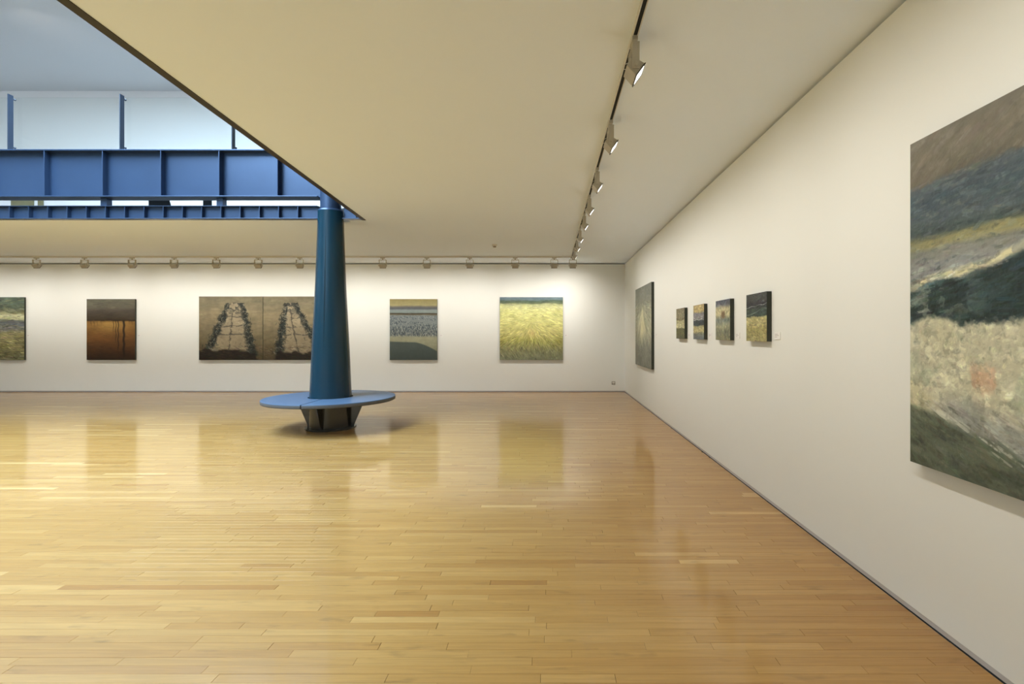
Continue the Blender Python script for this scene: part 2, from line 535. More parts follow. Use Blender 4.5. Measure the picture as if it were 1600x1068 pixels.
eb = empty('edge_beam', (-6.1, 8.19, ZC))
tag(eb, 'shallow blue edge beam with many small stiffened bays beneath the deep girder', 'beam', kind='thing')
e_org = Vector((-6.1, 8.19, ZC))
EX0, EX1 = OX0 + 0.01, edge_x(8.242) - TRIM - 0.002
ZE = 3.555
for xa, xb in ((EX0, CX - 0.20), (CX + 0.20, EX1)):     # the column passes between the two lengths
    gbox('web', (xa, xb, 8.196, 8.206, ZC, ZE), par=eb, org=e_org)
    gbox('bottom_flange', (xa, xb, 8.126, 8.242, ZC - 0.004, ZC + 0.010), par=eb, org=e_org, bev=0.002)
    gbox('top_flange', (xa, xb, 8.126, 8.242, ZE - 0.012, ZE), par=eb, org=e_org, bev=0.002)
sm = box_mesh('stiffener', -0.005, 0.005, -0.068, 0, 0.010, ZE - ZC - 0.012)
for i in range(-2, 19):
    X = (14.6 + 30.05 * i - VPX) * 8.13 / F_PX
    if EX0 < X < EX1 - 0.05 and abs(X - CX) > 0.21:
        link('stiffener', sm, 'blue', eb, (X - e_org.x, 8.196 - e_org.y, 0))

# balustrade on the girder
bl = empty('glass_balustrade', (-6.1, 8.17, 4.428))
tag(bl, 'clear glass balustrade on slim blue flat-bar posts above the deep girder', 'balustrade', kind='thing')
posts = []
pm = box_mesh('post', -0.006, 0.006, 0.0, 0.082, 0, 0.915)
pgm = lathe_mesh('peg', [(0.011, 0), (0.011, 0.022), (0.016, 0.022), (0.016, 0.034)], 16)
pgm.transform(Matrix.Rotation(-math.pi / 2, 4, 'X'))
for xs in (-163, 12, 187, 362):
    X = (xs - VPX) * 8.13 / F_PX
    if X < GX0: continue
    posts.append(X)
    p = link('post', pm, 'slate', bl, (X + 6.1, 8.13 - 8.17, 0))
    for z in (0.085, 0.865):
        link('peg', pgm, 'slate', p, (0, 0.082, z))
posts.append(-3.30)
for a, b in zip(posts[:-1], posts[1:]):
    box('glass_panel', (a + 6.1 + 0.012 - 0.006, b + 6.1 - 0.006, 8.235 - 8.17, 8.247 - 8.17, 0.03, 0.90), 'glass', bl, bevel=0.0)

# pieces glimpsed on the upper gallery wall through the slot between the two beams
def upper_panel(name, label, x0, x1, m, slant=0, cat='panel'):
    d = YB - 0.03
    a, b = at(x0, 316, d)[0], at(x1, 316, d)[0]
    zl, zh = 4.55, 5.12
    bm = bmesh.new()
    if slant:
        pts = [(a, zl), (b + slant * 2.2, zl), (b - slant * 1.2, zh), (a, zh)]
    else:
        pts = [(a, zl), (b, zl), (b, zh), (a, zh)]
    f = [bm.verts.new((x - a, -0.02, z - zl)) for x, z in pts]
    g = [bm.verts.new((x - a, 0.025, z - zl)) for x, z in pts]
    bm.faces.new(f); bm.faces.new(list(reversed(g)))
    for i in range(4):
        j = (i + 1) % 4
        bm.faces.new((f[i], g[i], g[j], f[j]))
    o = link(name, bm_mesh(name, bm), m, None, (a, d, zl))
    tag(o, label, cat, 'pieces on the upper gallery wall', 'thing')
upper_panel('upper_canvas', 'wide olive canvas glimpsed in the slot between the blue beams', 18, 52, 'olive', cat='painting')
upper_panel('upper_canvas', 'narrow olive canvas glimpsed in the slot between the blue beams', 60, 67, 'olive', cat='painting')
upper_panel('dark_panel', 'black panel with one slanting side glimpsed between the blue beams', 233, 265, 'dark', slant=0.05)  # dark shapes of unknown kind, built as plain wall-hung panels
upper_panel('dark_panel', 'narrow black upright panel glimpsed between the blue beams', 318, 330, 'dark')

# ------------------------------------------------------------------ lighting tracks and lamps
TX, TY = 0.52, 12.05
def track(name, label, b, slot):
    c = Vector(((b[0] + b[1]) / 2, (b[2] + b[3]) / 2, ZC))
    t = empty(name, c)
    tag(t, label, 'lighting track', 'ceiling lighting tracks', 'thing')
    bm = bmesh.new()
    along_y = (b[3] - b[2]) > (b[1] - b[0])
    if along_y:
        w = (b[1] - b[0]) / 2; h = (b[3] - b[2]) / 2
        for s in (-1, 1):
            add_box(bm, *(sorted((s * w, s * (w - 0.006)))), -h, h, -0.036, 0)
        add_box(bm, -w + 0.006, w - 0.006, -h, h, -0.008, 0)
        link('rail', bm_mesh('rail', bm), 'track', t)
        box('slot', (-w + 0.006, w - 0.006, -h + 0.002, h - 0.002, -0.030, -0.008), 'black', t)
    else:
        w = (b[3] - b[2]) / 2; h = (b[1] - b[0]) / 2
        for s in (-1, 1):
            y = sorted((s * w, s * (w - 0.006)))
            add_box(bm, -h, h, y[0], y[1], -0.036, 0)
        add_box(bm, -h, h, -w + 0.006, w - 0.006, -0.008, 0)
        link('rail', bm_mesh('rail', bm), 'track', t)
        box('slot', (-h + 0.002, h - 0.002, -w + 0.006, w - 0.006, -0.030, -0.008), 'black', t)
track('lighting_track', 'white ceiling lighting track running beside the wall with the small canvases', (TX - 0.018, TX + 0.018, -2.4, TY + 0.0), None)
track('lighting_track', 'white ceiling lighting track running along the far wall', (-16.6, TX - 0.02, TY - 0.018, TY + 0.018), None)

# lamp built facing +Y, origin at the underside of the track
def prism_x(name, prof, hw, bevel=0.0):
    bm = bmesh.new()
    a = [bm.verts.new((-hw, y, z)) for y, z in prof]
    b = [bm.verts.new((hw, y, z)) for y, z in prof]
    bm.faces.new(a); bm.faces.new(list(reversed(b)))
    n = len(prof)
    for i in range(n):
        j = (i + 1) % n
        bm.faces.new((a[i], b[i], b[j], a[j]))
    if bevel:
        bmesh.ops.bevel(bm, geom=list(bm.edges), offset=bevel, segments=2, affect='EDGES', profile=0.5)
    return bm_mesh(name, bm)

TILT = math.radians(36)
LM = {}
def rod(bm, a, b, r=0.0018):
    a, b = Vector(a), Vector(b)
    d = (b - a).normalized()
    u = d.orthogonal().normalized(); w = d.cross(u)
    lo = [bm.verts.new(a + r * (math.cos(t) * u + math.sin(t) * w)) for t in (0, 1.57, 3.14, 4.71)]
    hi = [bm.verts.new(b + r * (math.cos(t) * u + math.sin(t) * w)) for t in (0, 1.57, 3.14, 4.71)]
    for i in range(4):
        bm.faces.new((lo[i], lo[(i + 1) % 4], hi[(i + 1) % 4], hi[i]))
    bm.faces.new(lo); bm.faces.new(list(reversed(hi)))
bm = bmesh.new()
rod(bm, (-0.03, -0.020, -0.115), (-0.02, -0.062, -0.138)); rod(bm, (-0.02, -0.062, -0.138), (-0.012, -0.066, -0.165)); rod(bm, (-0.012, -0.066, -0.165), (0.0, -0.038, -0.180))
rod(bm, (-0.03, -0.020, -0.115), (-0.03, -0.012, -0.056))
LM['safety_wire'] = bm_mesh('safety_wire', bm)
LM['adapter'] = box_mesh('adapter', -0.055, 0.055, -0.017, 0.017, -0.022, 0.012, 0.003)
LM['stem'] = lathe_mesh('stem', [(0.014, -0.052), (0.014, -0.022)], 16)
bm = bmesh.new()
add_box(bm, -0.087, 0.087, -0.021, 0.021, -0.060, -0.050)
LM['yoke'] = bm_mesh('yoke', bm)
LM['arm'] = box_mesh('arm', -0.005, 0.005, -0.021, 0.021, -0.208, -0.050, 0.001)
LM['knob'] = lathe_mesh('knob', [(0.012, 0), (0.012, 0.012), (0.008, 0.014)], 14)
LM['knob'].transform(Matrix.Rotation(math.pi / 2, 4, 'Y'))
# head local: pivot at origin, front toward +Y (before tilt)
LM['head'] = prism_x('head', [(-0.046, -0.030), (0.035, -0.046), (0.035, 0.046), (-0.030, 0.038), (-0.046, 0.022)], 0.070, 0.004)
bm = bmesh.new()
for b in ((-0.073, 0.073, 0.035, 0.042, 0.043, 0.048), (-0.073, 0.073, 0.035, 0.042, -0.048, -0.043),
          (-0.073, -0.067, 0.035, 0.042, -0.043, 0.043), (0.067, 0.073, 0.035, 0.042, -0.043, 0.043)):
    add_box(bm, *b)
LM['bezel'] = bm_mesh('bezel', bm)
LM['lens'] = box_mesh('lens', -0.067, 0.067, 0.0345, 0.038, -0.043, 0.043)
LD = bpy.data.lights.new('flood_lamp', 'AREA')
LD.shape = 'RECTANGLE'
LD.size, LD.size_y = 0.125, 0.078
LD.energy = LAMP_W
LD.color = LAMP_COL
LD.spread = math.radians(124)
def lamp(label, group, loc, rz, light=LD, tilt=TILT):
    t = empty('track_light', loc, (0, 0, rz))
    tag(t, label, 'track light', group, 'thing')
    link('adapter', LM['adapter'], 'lamp', t)
    link('stem', LM['stem'], 'lamp', t)
    link('safety_wire', LM['safety_wire'], 'track', t)
    link('yoke', LM['yoke'], 'lamp', t)
    for s in (-1, 1):
        a = link('arm', LM['arm'], 'lamp', t, (s * 0.082, 0, 0))
        link('knob', LM['knob'], 'lamp', a, (0.005 if s > 0 else -0.019, 0, -0.188))
    h = link('head', LM['head'], 'lamp', t, (0, 0, -0.188), (-tilt, 0, 0))
    link('bezel', LM['bezel'], 'bezel', h)
    link('lens', LM['lens'], 'lens', h)
    lo = bpy.data.objects.new('flood_lamp', light)
    COL.objects.link(lo)
    lo.parent = h
    lo.location = (0, 0.060, 0)
    lo.rotation_euler = (math.pi / 2 - math.radians(17), 0, 0)      # -Z of the light -> +Y of the head, dipped like its reflector
    return t

ZT = ZC - 0.036
LR = LD.copy(); LR.energy = LAMP_W * 0.86        # the long track is dimmed a little
ordn = ['first', 'second', 'third', 'fourth', 'fifth', 'sixth', 'seventh', 'eighth', 'ninth', 'tenth', 'eleventh', 'twelfth', 'thirteenth', 'fourteenth']
for i, d in enumerate((3.15, 4.37, 5.60, 6.69, 7.67, 8.75, 9.68, 10.70)):
    lab = 'off-white floodlight on the track by the small canvases, %s counting away from the camera' % ordn[i]
    lamp(lab, 'floodlights on the long track', (TX, d, ZT), -math.pi / 2, light=LR)
for i, d in enumerate((1.95, 0.75, -0.5)):
    lamp('off-white floodlight on the long track behind the camera end, %s from the frame edge' % ordn[i], 'floodlights on the long track', (TX, d, ZT), -math.pi / 2, light=LR)
bx = [57, 132, 206.5, 272, 338, 403.5, 468.5, 533, 598, 667, 734, 805, 866, 895]
for i, x in enumerate(bx):
    X = (x - VPX) * TY / F_PX
    if i == 7: lab = 'off-white floodlight on the far wall track hidden behind the teal column'
    elif i < 7: lab = 'off-white floodlight on the far wall track, %s counting from the picture edge towards the column' % ordn[i]
    elif i == 13: lab = 'off-white floodlight at the corner where the two ceiling tracks meet'
    else: lab = 'off-white floodlight on the far wall track, %s to the right of the column' % ordn[i - 8]
    lamp(lab, 'floodlights along the far wall', (X, TY, ZT), 0)
for i, x in enumerate((-20, -95)):
    lamp('off-white floodlight on the far wall track outside the frame, %s beyond the edge' % ordn[i], 'floodlights along the far wall', ((x - VPX) * TY / F_PX, TY, ZT), 0)

# unseen track and floodlights, added to warm and brighten the upper gallery wall
t = empty('lighting_track', (-9.0, 9.15, ZR))
tag(t, 'unseen white lighting track added under the upper gallery roof', 'lighting track', 'ceiling lighting tracks', 'thing')
box('rail', (-6.5, 6.5, -0.018, 0.018, -0.036, 0), 'track', t)
LU = LD.copy(); LU.energy = 11.5
for i in range(6):
    tl = lamp('unseen off-white floodlight added in the upper gallery, %s from its far end' % ordn[i], 'added upper gallery floodlights', (-15.0 + i * 2.35, 9.15, ZR - 0.036), 0, light=LU, tilt=math.radians(24))

# smoke detector
sd = empty('smoke_detector', (-1.14, 10.50, ZC))
tag(sd, 'small white smoke detector on the ceiling before the far track', 'smoke detector', kind='thing')
o = link('base', lathe_mesh('base', [(0.04, -0.03), (0.052, -0.022), (0.055, 0.0)], 28), 'plastic', sd); auto_smooth(o)
o = link('sensor_cap', lathe_mesh('sensor_cap', [(0.022, -0.062), (0.034, -0.052), (0.034, -0.034), (0.026, -0.030)], 24), 'steel', sd); auto_smooth(o)

# wall socket
X, _, Z = at(958.5, 598, YB)
so = empty('wall_socket', (X, YB, Z))
tag(so, 'small steel wall socket low on the far wall near the corner', 'socket', kind='thing')
box('face_plate', (-0.048, 0.048, -0.010, 0, -0.043, 0.043), 'steel', so, 0.003)
box('socket_insert', (-0.030, 0.030, -0.014, -0.009, -0.010, 0.028), 'plastic', so, 0.002)
for s in (-1, 1):
    box('switch', (s * 0.030 - 0.006, s * 0.030 + 0.006, -0.014, -0.009, -0.034, -0.018), 'bezel', so, 0.001)

# ------------------------------------------------------------------ paintings
def fbm(h, w, base=4, octv=5, seed=0, sx=1.0, sy=1.0):
    r = np.random.default_rng(seed)
    out = np.zeros((h, w)); amp = 1.0; tot = 0
    for o in range(octv):
        n = base * 2 ** o
        ny, nx = max(2, int(n * sy)), max(2, int(n * sx))
        g = r.random((ny + 2, nx + 2))
        yy = np.linspace(0, ny, h); xx = np.linspace(0, nx, w)
        y0 = np.floor(yy).astype(int); x0 = np.floor(xx).astype(int)
        fy = (yy - y0)[:, None]; fx = (xx - x0)[None, :]
        fy = fy * fy * (3 - 2 * fy); fx = fx * fx * (3 - 2 * fx)
        a = g[y0][:, x0]; b = g[y0][:, x0 + 1]; c = g[y0 + 1][:, x0]; d = g[y0 + 1][:, x0 + 1]
        out += amp * ((a * (1 - fx) + b * fx) * (1 - fy) + (c * (1 - fx) + d * fx) * fy)
        tot += amp; amp *= 0.55
    return out / tot

class Painter:
    """Oil paint as colour plus relief on a grid; u to the right, v down."""
    def __init__(s, w, h, seed):
        s.w, s.h = w, h
        s.r = np.random.default_rng(seed)
        s.seed = seed
        s.U, s.V = np.meshgrid(np.linspace(0, 1, w), np.linspace(0, 1, h))
        s.img = np.zeros((h, w, 3)); s.ht = np.zeros((h, w))
        s.grain = fbm(h, w, max(24, w // 6), 3, seed + 900)
        s.dry = 0.3
    def stops(s, st, warp=0.02, base=5, shift=None):
        n = fbm(s.h, s.w, base, 5, s.seed, 1.0, 1.6) - 0.5
        v = s.V + warp * 2 * n
        if shift is not None: v = v + shift
        vs_ = [a for a, _ in st]
        for c in range(3):
            s.img[..., c] = np.interp(v, vs_, [k[c] for _, k in st])
    def mottle(s, amt, base=10, sx=1.0, sy=1.0, k=1):
        n = fbm(s.h, s.w, base, 5, s.seed + 50 + k, sx, sy) - 0.5
        s.img *= (1 + amt * 2 * n)[..., None]
    def blend(s, mask, col):
        s.img += np.clip(mask, 0, 1)[..., None] * (np.array(col, float) - s.img)
    def stroke(s, u, v, ln, wd, ang, col, alpha=0.85, hgt=1.0):
        cx, cy = u * s.w, v * s.h
        L, W = ln * s.w / 2, max(0.55, wd * s.w / 2)
        R = int(L + W + 2)
        x0, x1 = max(0, int(cx - R)), min(s.w, int(cx + R + 1))
        y0, y1 = max(0, int(cy - R)), min(s.h, int(cy + R + 1))
        if x1 <= x0 or y1 <= y0: return
        yy, xx = np.mgrid[y0:y1, x0:x1]
        ca, sa = math.cos(ang), math.sin(ang)
        a = ((xx - cx) * ca + (yy - cy) * sa) / L
        b = (-(xx - cx) * sa + (yy - cy) * ca) / W
        d = np.clip(1.6 - np.maximum(np.abs(a) ** 4, 0) - np.abs(b) ** 2 * 1.2, 0, 1)
        br = 0.75 + 0.25 * np.sin(b * 6 + u * 91 + a * 2.0)
        sl = (slice(y0, y1), slice(x0, x1))
        g = np.clip((s.grain[sl] - 0.42 - 0.10 * a) / 0.10, 0, 1)
        m = np.clip(d * br * alpha * (1 - s.dry + s.dry * g), 0, 1)
        s.img[sl] += m[..., None] * (np.array(col, float) - s.img[sl])
        s.ht[sl] = np.maximum(s.ht[sl] * (1 - 0.5 * m), m * hgt)
    def strokes(s, n, ln, wd, ang, jit, alpha=0.8, region=(0, 1, 0, 1), hgt=1.0, tint=None):
        """scatter strokes that pick up the colour under them"""
        src = s.img.copy()
        for _ in range(n):
            u = s.r.uniform(region[0], region[1]); v = s.r.uniform(region[2], region[3])
            c = src[min(s.h - 1, int(v * s.h)), min(s.w - 1, int(u * s.w))]
            k = 1 + s.r.normal(0, jit)
            col = np.clip(c * k + s.r.normal(0, jit * 22, 3), 4, 250)
            if tint is not None and s.r.random() < 0.3: col = 0.5 * col + 0.5 * np.array(tint[s.r.integers(len(tint))], float)
            a = ang(u, v) if callable(ang) else ang
            s.stroke(u, v, ln * s.r.uniform(0.5, 1.4), wd * s.r.uniform(0.6, 1.5), a + s.r.normal(0, 0.18), col, alpha * s.r.uniform(0.6, 1), hgt)

def sstep(a, b, x):
    t = np.clip((x - a) / (b - a), 0, 1)
    return t * t * (3 - 2 * t)

def paint_material():
    m = bpy.data.materials.new('oil_paint_on_canvas')
    m.use_nodes = True
    nt = m.node_tree
    p = nt.nodes['Principled BSDF']
    a = nt.nodes.new('ShaderNodeAttribute'); a.attribute_name = 'paint'
    n = nt.nodes.new('ShaderNodeTexNoise'); n.inputs['Scale'].default_value = 180; n.inputs['Detail'].default_value = 3
    geo = nt.nodes.new('ShaderNodeNewGeometry')
    nt.links.new(geo.outputs['Position'], n.inputs['Vector'])
    b = nt.nodes.new('ShaderNodeBump'); b.inputs['Strength'].default_value = 0.15; b.inputs['Distance'].default_value = 0.001
    nt.links.new(n.outputs['Fac'], b.inputs['Height'])
    nt.links.new(b.outputs[0], p.inputs['Normal'])
    nt.links.new(a.outputs['Color'], p.inputs['Base Color'])
    p.inputs['Roughness'].default_value = 0.55
    p.inputs['Specular IOR Level'].default_value = 0.25
    return m
M['paint'] = paint_material()
PF = np.array((1.14, 1.20, 1.40))     # from the colour seen under the warm lamps to the pigment itself

def painting(name, label, pt, wm, hm, t, loc, rz, edge='edge', relief=0.0022, lift=0.0):
    """built facing -Y: x 0..wm, z 0..hm, wall plane at y = 0"""
    root = empty(name, loc, (0, 0, rz))
    tag(root, label, 'painting', None, 'thing')
    box('stretcher', (0, wm, -t, 0, 0, hm), edge, root, 0.002)
    h, w = pt.h, pt.w
    ht = pt.ht.copy()
    edge_m = np.minimum(np.minimum(pt.U, 1 - pt.U), np.minimum(pt.V, 1 - pt.V))
    ht *= np.clip(edge_m * 40, 0, 1)
    co = np.empty((h, w, 3), np.float32)
    co[..., 0] = pt.U * wm
    co[..., 1] = -t - 0.0015 - relief * ht
    co[..., 2] = (1 - pt.V) * hm
    # border ring folds back onto the stretcher
    idx = np.arange(h * w).reshape(h, w)
    q = np.stack([idx[:-1, :-1], idx[1:, :-1], idx[1:, 1:], idx[:-1, 1:]], -1).reshape(-1, 4)
    me = bpy.data.meshes.new('canvas')
    me.vertices.add(h * w); me.vertices.foreach_set('co', co.ravel())
    me.loops.add(q.size); me.loops.foreach_set('vertex_index', q.ravel().astype(np.int32))
    me.polygons.add(len(q)); me.polygons.foreach_set('loop_start', np.arange(0, q.size, 4, dtype=np.int32))
    me.polygons.foreach_set('loop_total', np.full(len(q), 4, np.int32))
    me.polygons.foreach_set('use_smooth', np.ones(len(q), bool))
    me.update(calc_edges=True)
    a = me.attributes.new('paint', 'FLOAT_COLOR', 'POINT')
    c = np.ones((h, w, 4), np.float32)
    c[..., :3] = np.clip(lin(np.clip(pt.img, 0, 255)) * PF, 0.002, 0.9)
    a.data.foreach_set('color', c.ravel())
    me.materials.append(M['paint'])
    link('canvas', me, None, root)
    return root

def back_painting(name, label, pt, x0, x1, y0, y1, t=0.045):
    d = YB - t
    X0, _, Z1 = at(x0, y0, d); X1, _, Z0 = at(x1, y1, d)
    return painting(name, label, pt, X1 - X0, Z1 - Z0, t, (X0, YB - 0.001, Z0), 0)

def right_painting(name, label, pt, dfar, dnear, z0, z1, t):
    return painting(name, label, pt, dfar - dnear, z1 - z0, t, (XR - 0.001, dfar, z0), -math.pi / 2)

# --- green and cream surf, cut by the frame
p = Painter(150, 150, 1)
p.stops([(0, (84, 96, 80)), (.17, (84, 92, 72)), (.23, (112, 112, 80)), (.28, (186, 182, 138)), (.35, (182, 178, 128)), (.39, (98, 102, 96)),
         (.5, (104, 104, 98)), (.57, (150, 142, 96)), (.75, (128, 120, 76)), (1, (92, 90, 64))], 0.035)
p.mottle(.28, 12, .6, 1.6)
p.strokes(1500, .10, .016, 0.0, .20, tint=[(200, 195, 150), (60, 66, 56), (150, 135, 70)])
p.strokes(700, .06, .010, 0.25, .26, region=(0, 1, .45, 1), tint=[(215, 205, 150), (70, 66, 40)])
back_painting('painting', 'green and cream surf painting cut off at the edge of the picture', p, -61, 38, 464, 562)

# --- brown dusk beach with posts
p = Painter(150, 190, 2)
p.stops([(0, (92, 88, 70)), (.14, (88, 82, 64)), (.19, (70, 62, 50)), (.32, (60, 50, 36)), (.35, (48, 38, 24)), (.37, (120, 88, 44)), (.45, (122, 88, 42)),
         (.65, (100, 66, 32)), (.85, (66, 43, 24)), (1, (42, 29, 20))], 0.012)
p.blend(sstep(.35, .40, p.V) * sstep(.62, .40, p.V) * np.exp(-((p.U - .5) / .3) ** 2) * .55, (178, 142, 72))
p.mottle(.12, 8, .8, 2.0)
p.strokes(900, .12, .018, 0.0, .08, .6)
for u, v0, v1, wd, a in ((.77, .345, 1.0, .045, .9), (.655, .35, .88, .022, .75), (.605, .36, .72, .016, .7), (.555, .36, .55, .014, .7), (.09, .37, .47, .010, .7), (.155, .37, .46, .010, .7),
                         (.22, .37, .45, .008, .7), (.30, .36, .43, .008, .6), (.88, .36, .42, .010, .5), (.94, .36, .43, .010, .5)):
    m = np.clip(1.4 - np.abs(p.U - u + .006 * np.sin(p.V * 40)) / (wd / 2), 0, 1) * (p.V > v0) * sstep(v1 + .04, v1 - .12, p.V)
    p.blend(m * a, (34, 26, 18))
p.blend(np.clip(1 - np.abs(p.V - .355) / .012, 0, 1) * (.4 + .6 * (p.U > .55)) * .7, (34, 27, 18))
back_painting('painting', 'dark brown beach painting with a row of black posts', p, 135.5, 211, 467, 562)

# --- the pair of pier paintings
def pier(seed, ax0, ax1, bx0, bx1, mass):
    p = Painter(170, 170, seed)
    p.stops([(0, (114, 104, 78)), (.15, (118, 108, 80)), (.3, (132, 118, 86)), (.45, (120, 107, 78)), (.7, (102, 90, 62)), (1, (74, 62, 42))], 0.03)
    p.mottle(.10, 8, .5, 2.2)
    p.strokes(700, .14, .02, 0.0, .07, .6)
    t = np.clip((p.V - .10) / .82, 0, 1)
    n1 = (fbm(p.h, p.w, 9, 4, seed + 9) - .5) * .09
    n2 = (fbm(p.h, p.w, 9, 4, seed + 19) - .5) * .09
    L = ax0 + (bx0 - ax0) * t ** .9 + n1
    R = ax1 + (bx1 - ax1) * t ** 1.1 + n2
    on = (p.V > .10 + n1 * .3) * 1.0
    inside = sstep(-.01, .02, p.U - L) * sstep(-.01, .02, R - p.U) * on
    p.blend(inside * .62, (158, 142, 110))
    p.mottle(.12, 14)
    wd = .030 + .032 * t
    cl = fbm(p.h, p.w, 22, 4, seed + 39)
    for e in (L, R):
        p.blend(np.clip(1.5 - np.abs(p.U - e - (cl - .5) * .10) / wd, 0, 1) * on * (.65 + .35 * (cl > .42)), (36, 39, 33))
    C = (L + R) / 2 - .02 + (cl - .5) * .03
    p.blend(np.clip(1.3 - np.abs(p.U - C) / (.007 + .008 * t), 0, 1) * on * .7 * (cl > .38), (58, 54, 44))
    p.blend(on * sstep(.36, .12, p.V) * inside * (cl > .46) * .75, (46, 48, 42))
    wob = (fbm(p.h, p.w, 6, 4, seed + 49) - .5) * .07
    for k, v in enumerate((.13, .19, .27, .33, .47, .60)):
        p.blend(np.clip(1.3 - np.abs(p.V - v - wob + .03 * (p.U - .5)) / (.006 + .002 * k * .5), 0, 1) * inside * .7 * (cl > .40), (56, 54, 46))
    # knotted timbers along both edges
    for _ in range(520):
        tt = p.r.random() ** .8
        v = .10 + .80 * tt
        e = (ax0 + (bx0 - ax0) * tt ** .9) if p.r.random() < .5 else (ax1 + (bx1 - ax1) * tt ** 1.1)
        u = e + p.r.normal(0, .018 + .026 * tt)
        c = [(30, 34, 30), (48, 58, 52), (24, 24, 20), (146, 136, 110), (40, 48, 44), (34, 36, 30)][p.r.integers(6)]
        p.stroke(u, v, .035 + .03 * tt, .010, p.r.uniform(0, 3.14), c, .85)
    for _ in range(130):
        tt = p.r.random()
        u = p.r.uniform(ax0 + (bx0 - ax0) * tt, ax1 + (bx1 - ax1) * tt)
        p.stroke(u, .1 + .75 * tt, .05, .008, p.r.normal(0, .6), [(176, 162, 130), (60, 58, 50), (120, 106, 80)][p.r.integers(3)], .6)
    edge_v = mass(p.U) + (fbm(p.h, p.w, 8, 4, seed + 29) - .5) * .10
    p.blend(sstep(-.015, .03, p.V - edge_v) * .95, (33, 27, 20))
    p.strokes(350, .07, .014, .2, .22, .7, region=(0, 1, .78, 1), tint=[(92, 58, 36), (30, 27, 22), (80, 76, 60)])
    return p
p = pier(3, .47, .68, .13, .84, lambda u: .84 + .10 * np.clip((u - .6) / .4, 0, 1) ** 1 + .30 * sstep(.86, 1.0, u))
back_painting('painting', 'olive painting of a timber pier, the canvas further from the column', p, 311, 410.6, 463, 562)
p = pier(4, .36, .50, .24, .92, lambda u: .88 + .25 * sstep(.24, .12, u))
back_painting('painting', 'olive painting of a timber pier, partly hidden behind the teal column', p, 411.4, 511, 463, 562)

# --- shore with birds
p = Painter(150, 190, 5)
p.stops([(0, (128, 116, 70)), (.10, (142, 131, 86)), (.125, (98, 93, 80)), (.145, (80, 80, 76)), (.165, (86, 90, 86)), (.18, (122, 128, 118)), (.225, (116, 124, 112)), (.235, (58, 52, 40)), (.255, (88, 78, 54)),
         (.27, (112, 116, 106)), (.30, (118, 122, 114)), (.45, (112, 116, 106)), (.58, (122, 122, 104)), (.64, (142, 138, 106)), (1, (124, 122, 94))], 0.006)
p.mottle(.06, 9, .5, 2)
p.strokes(500, .12, .012, 0.0, .05, .6)
for _ in range(2600):
    v = .275 + .33 * p.r.random() ** .9
    u = p.r.random()
    if .33 < v - .05 * (u - .5) < .375 and u > .25: continue
    if .40 < v + .06 * (u - .5) < .425 : continue
    c = [(34, 42, 50), (44, 54, 60), (62, 70, 74), (170, 170, 150)][p.r.integers(4)]
    s_ = .5 + 1.1 * (v - .27) / .33
    p.stroke(u, v, .020 * s_ + .006, .008, 1.57 + p.r.normal(0, .35), c, .8)
arch = .695 + .012 * np.sin(p.U * 3) + .16 * np.clip((p.U - .5) / .5, 0, 1) ** 1.6
p.blend(sstep(-.008, .012, p.V - arch) * .93, (70, 77, 68))
p.blend(sstep(.75, 1.0, p.V) * .35, (52, 60, 54))
p.mottle(.05, 20, 1, 1, 3)
back_painting('painting', 'grey shore painting flecked with dark birds above a green shadow', p, 609, 683, 467, 562)

# --- yellow green meadow
p = Painter(180, 180, 6)
p.stops([(0, (98, 112, 114)), (.045, (96, 110, 106)), (.06, (74, 88, 68)), (.09, (92, 100, 70)), (.11, (160, 162, 112)), (.15, (192, 190, 132)), (.22, (196, 192, 122)), (.45, (192, 185, 112)),
         (.6, (178, 168, 100)), (.7, (150, 144, 76)), (.85, (128, 125, 84)), (1, (116, 117, 88))], 0.02)
p.mottle(.16, 14)
p.blend(np.exp(-((p.U - .51) / .07) ** 2 - ((p.V - .58) / .05) ** 2) * .5, (205, 170, 105))
fan = lambda u, v: math.atan2((v - .38) * 1.0, (u - .5) * 1.25) if v > .42 else (u - .5) * .9 * (v * 2) + .05
p.strokes(2600, .07, .008, fan, .15, .85, region=(0, 1, .1, .8), tint=[(222, 216, 150), (150, 145, 60), (205, 198, 110)])
p.strokes(700, .075, .008, fan, .2, .85, region=(0, 1, .58, .85), tint=[(122, 122, 50), (210, 205, 150), (96, 98, 50)])
p.strokes(900, .05, .009, lambda u, v: 1.2 + (u - .5), .18, .8, region=(0, 1, .8, 1), tint=[(165, 165, 120), (92, 96, 66), (140, 140, 120)])
p.strokes(200, .10, .010, 0.0, .12, .7, region=(0, 1, 0, .1))
back_painting('painting', 'bright yellow-green meadow painting with grass fanning outwards', p, 781, 879.5, 464, 562)

# --- grey painting near the corner
p = Painter(150, 170, 7)
p.stops([(0, (104, 104, 90)), (.18, (116, 115, 96)), (.3, (138, 135, 108)), (.55, (150, 146, 116)), (.75, (124, 123, 104)), (1, (108, 108, 92))], 0.03)
p.mottle(.14, 10)
fan = lambda u, v: math.atan2(v - .12, (u - .46) * 1.4)
p.strokes(1300, .12, .012, fan, .20, .9, region=(0, 1, .2, .72), tint=[(176, 170, 130), (84, 86, 70), (160, 150, 112)])
for _ in range(70):
    a = p.r.normal(1.57, .55); rr = p.r.uniform(.1, .42)
    p.stroke(.46 + rr * math.cos(a) * .7, .24 + rr * math.sin(a), .20, .018, a, (200, 192, 146), .75)
p.blend(np.exp(-((p.U - .52) / .12) ** 2 - ((p.V - .5) / .09) ** 2) * .5, (196, 184, 132))
p.strokes(700, .05, .012, lambda u, v: p.r.uniform(0, 3.1), .15, .7, region=(0, 1, .66, 1))
p.strokes(250, .10, .02, 0.1, .08, .7, region=(0, 1, 0, .2))
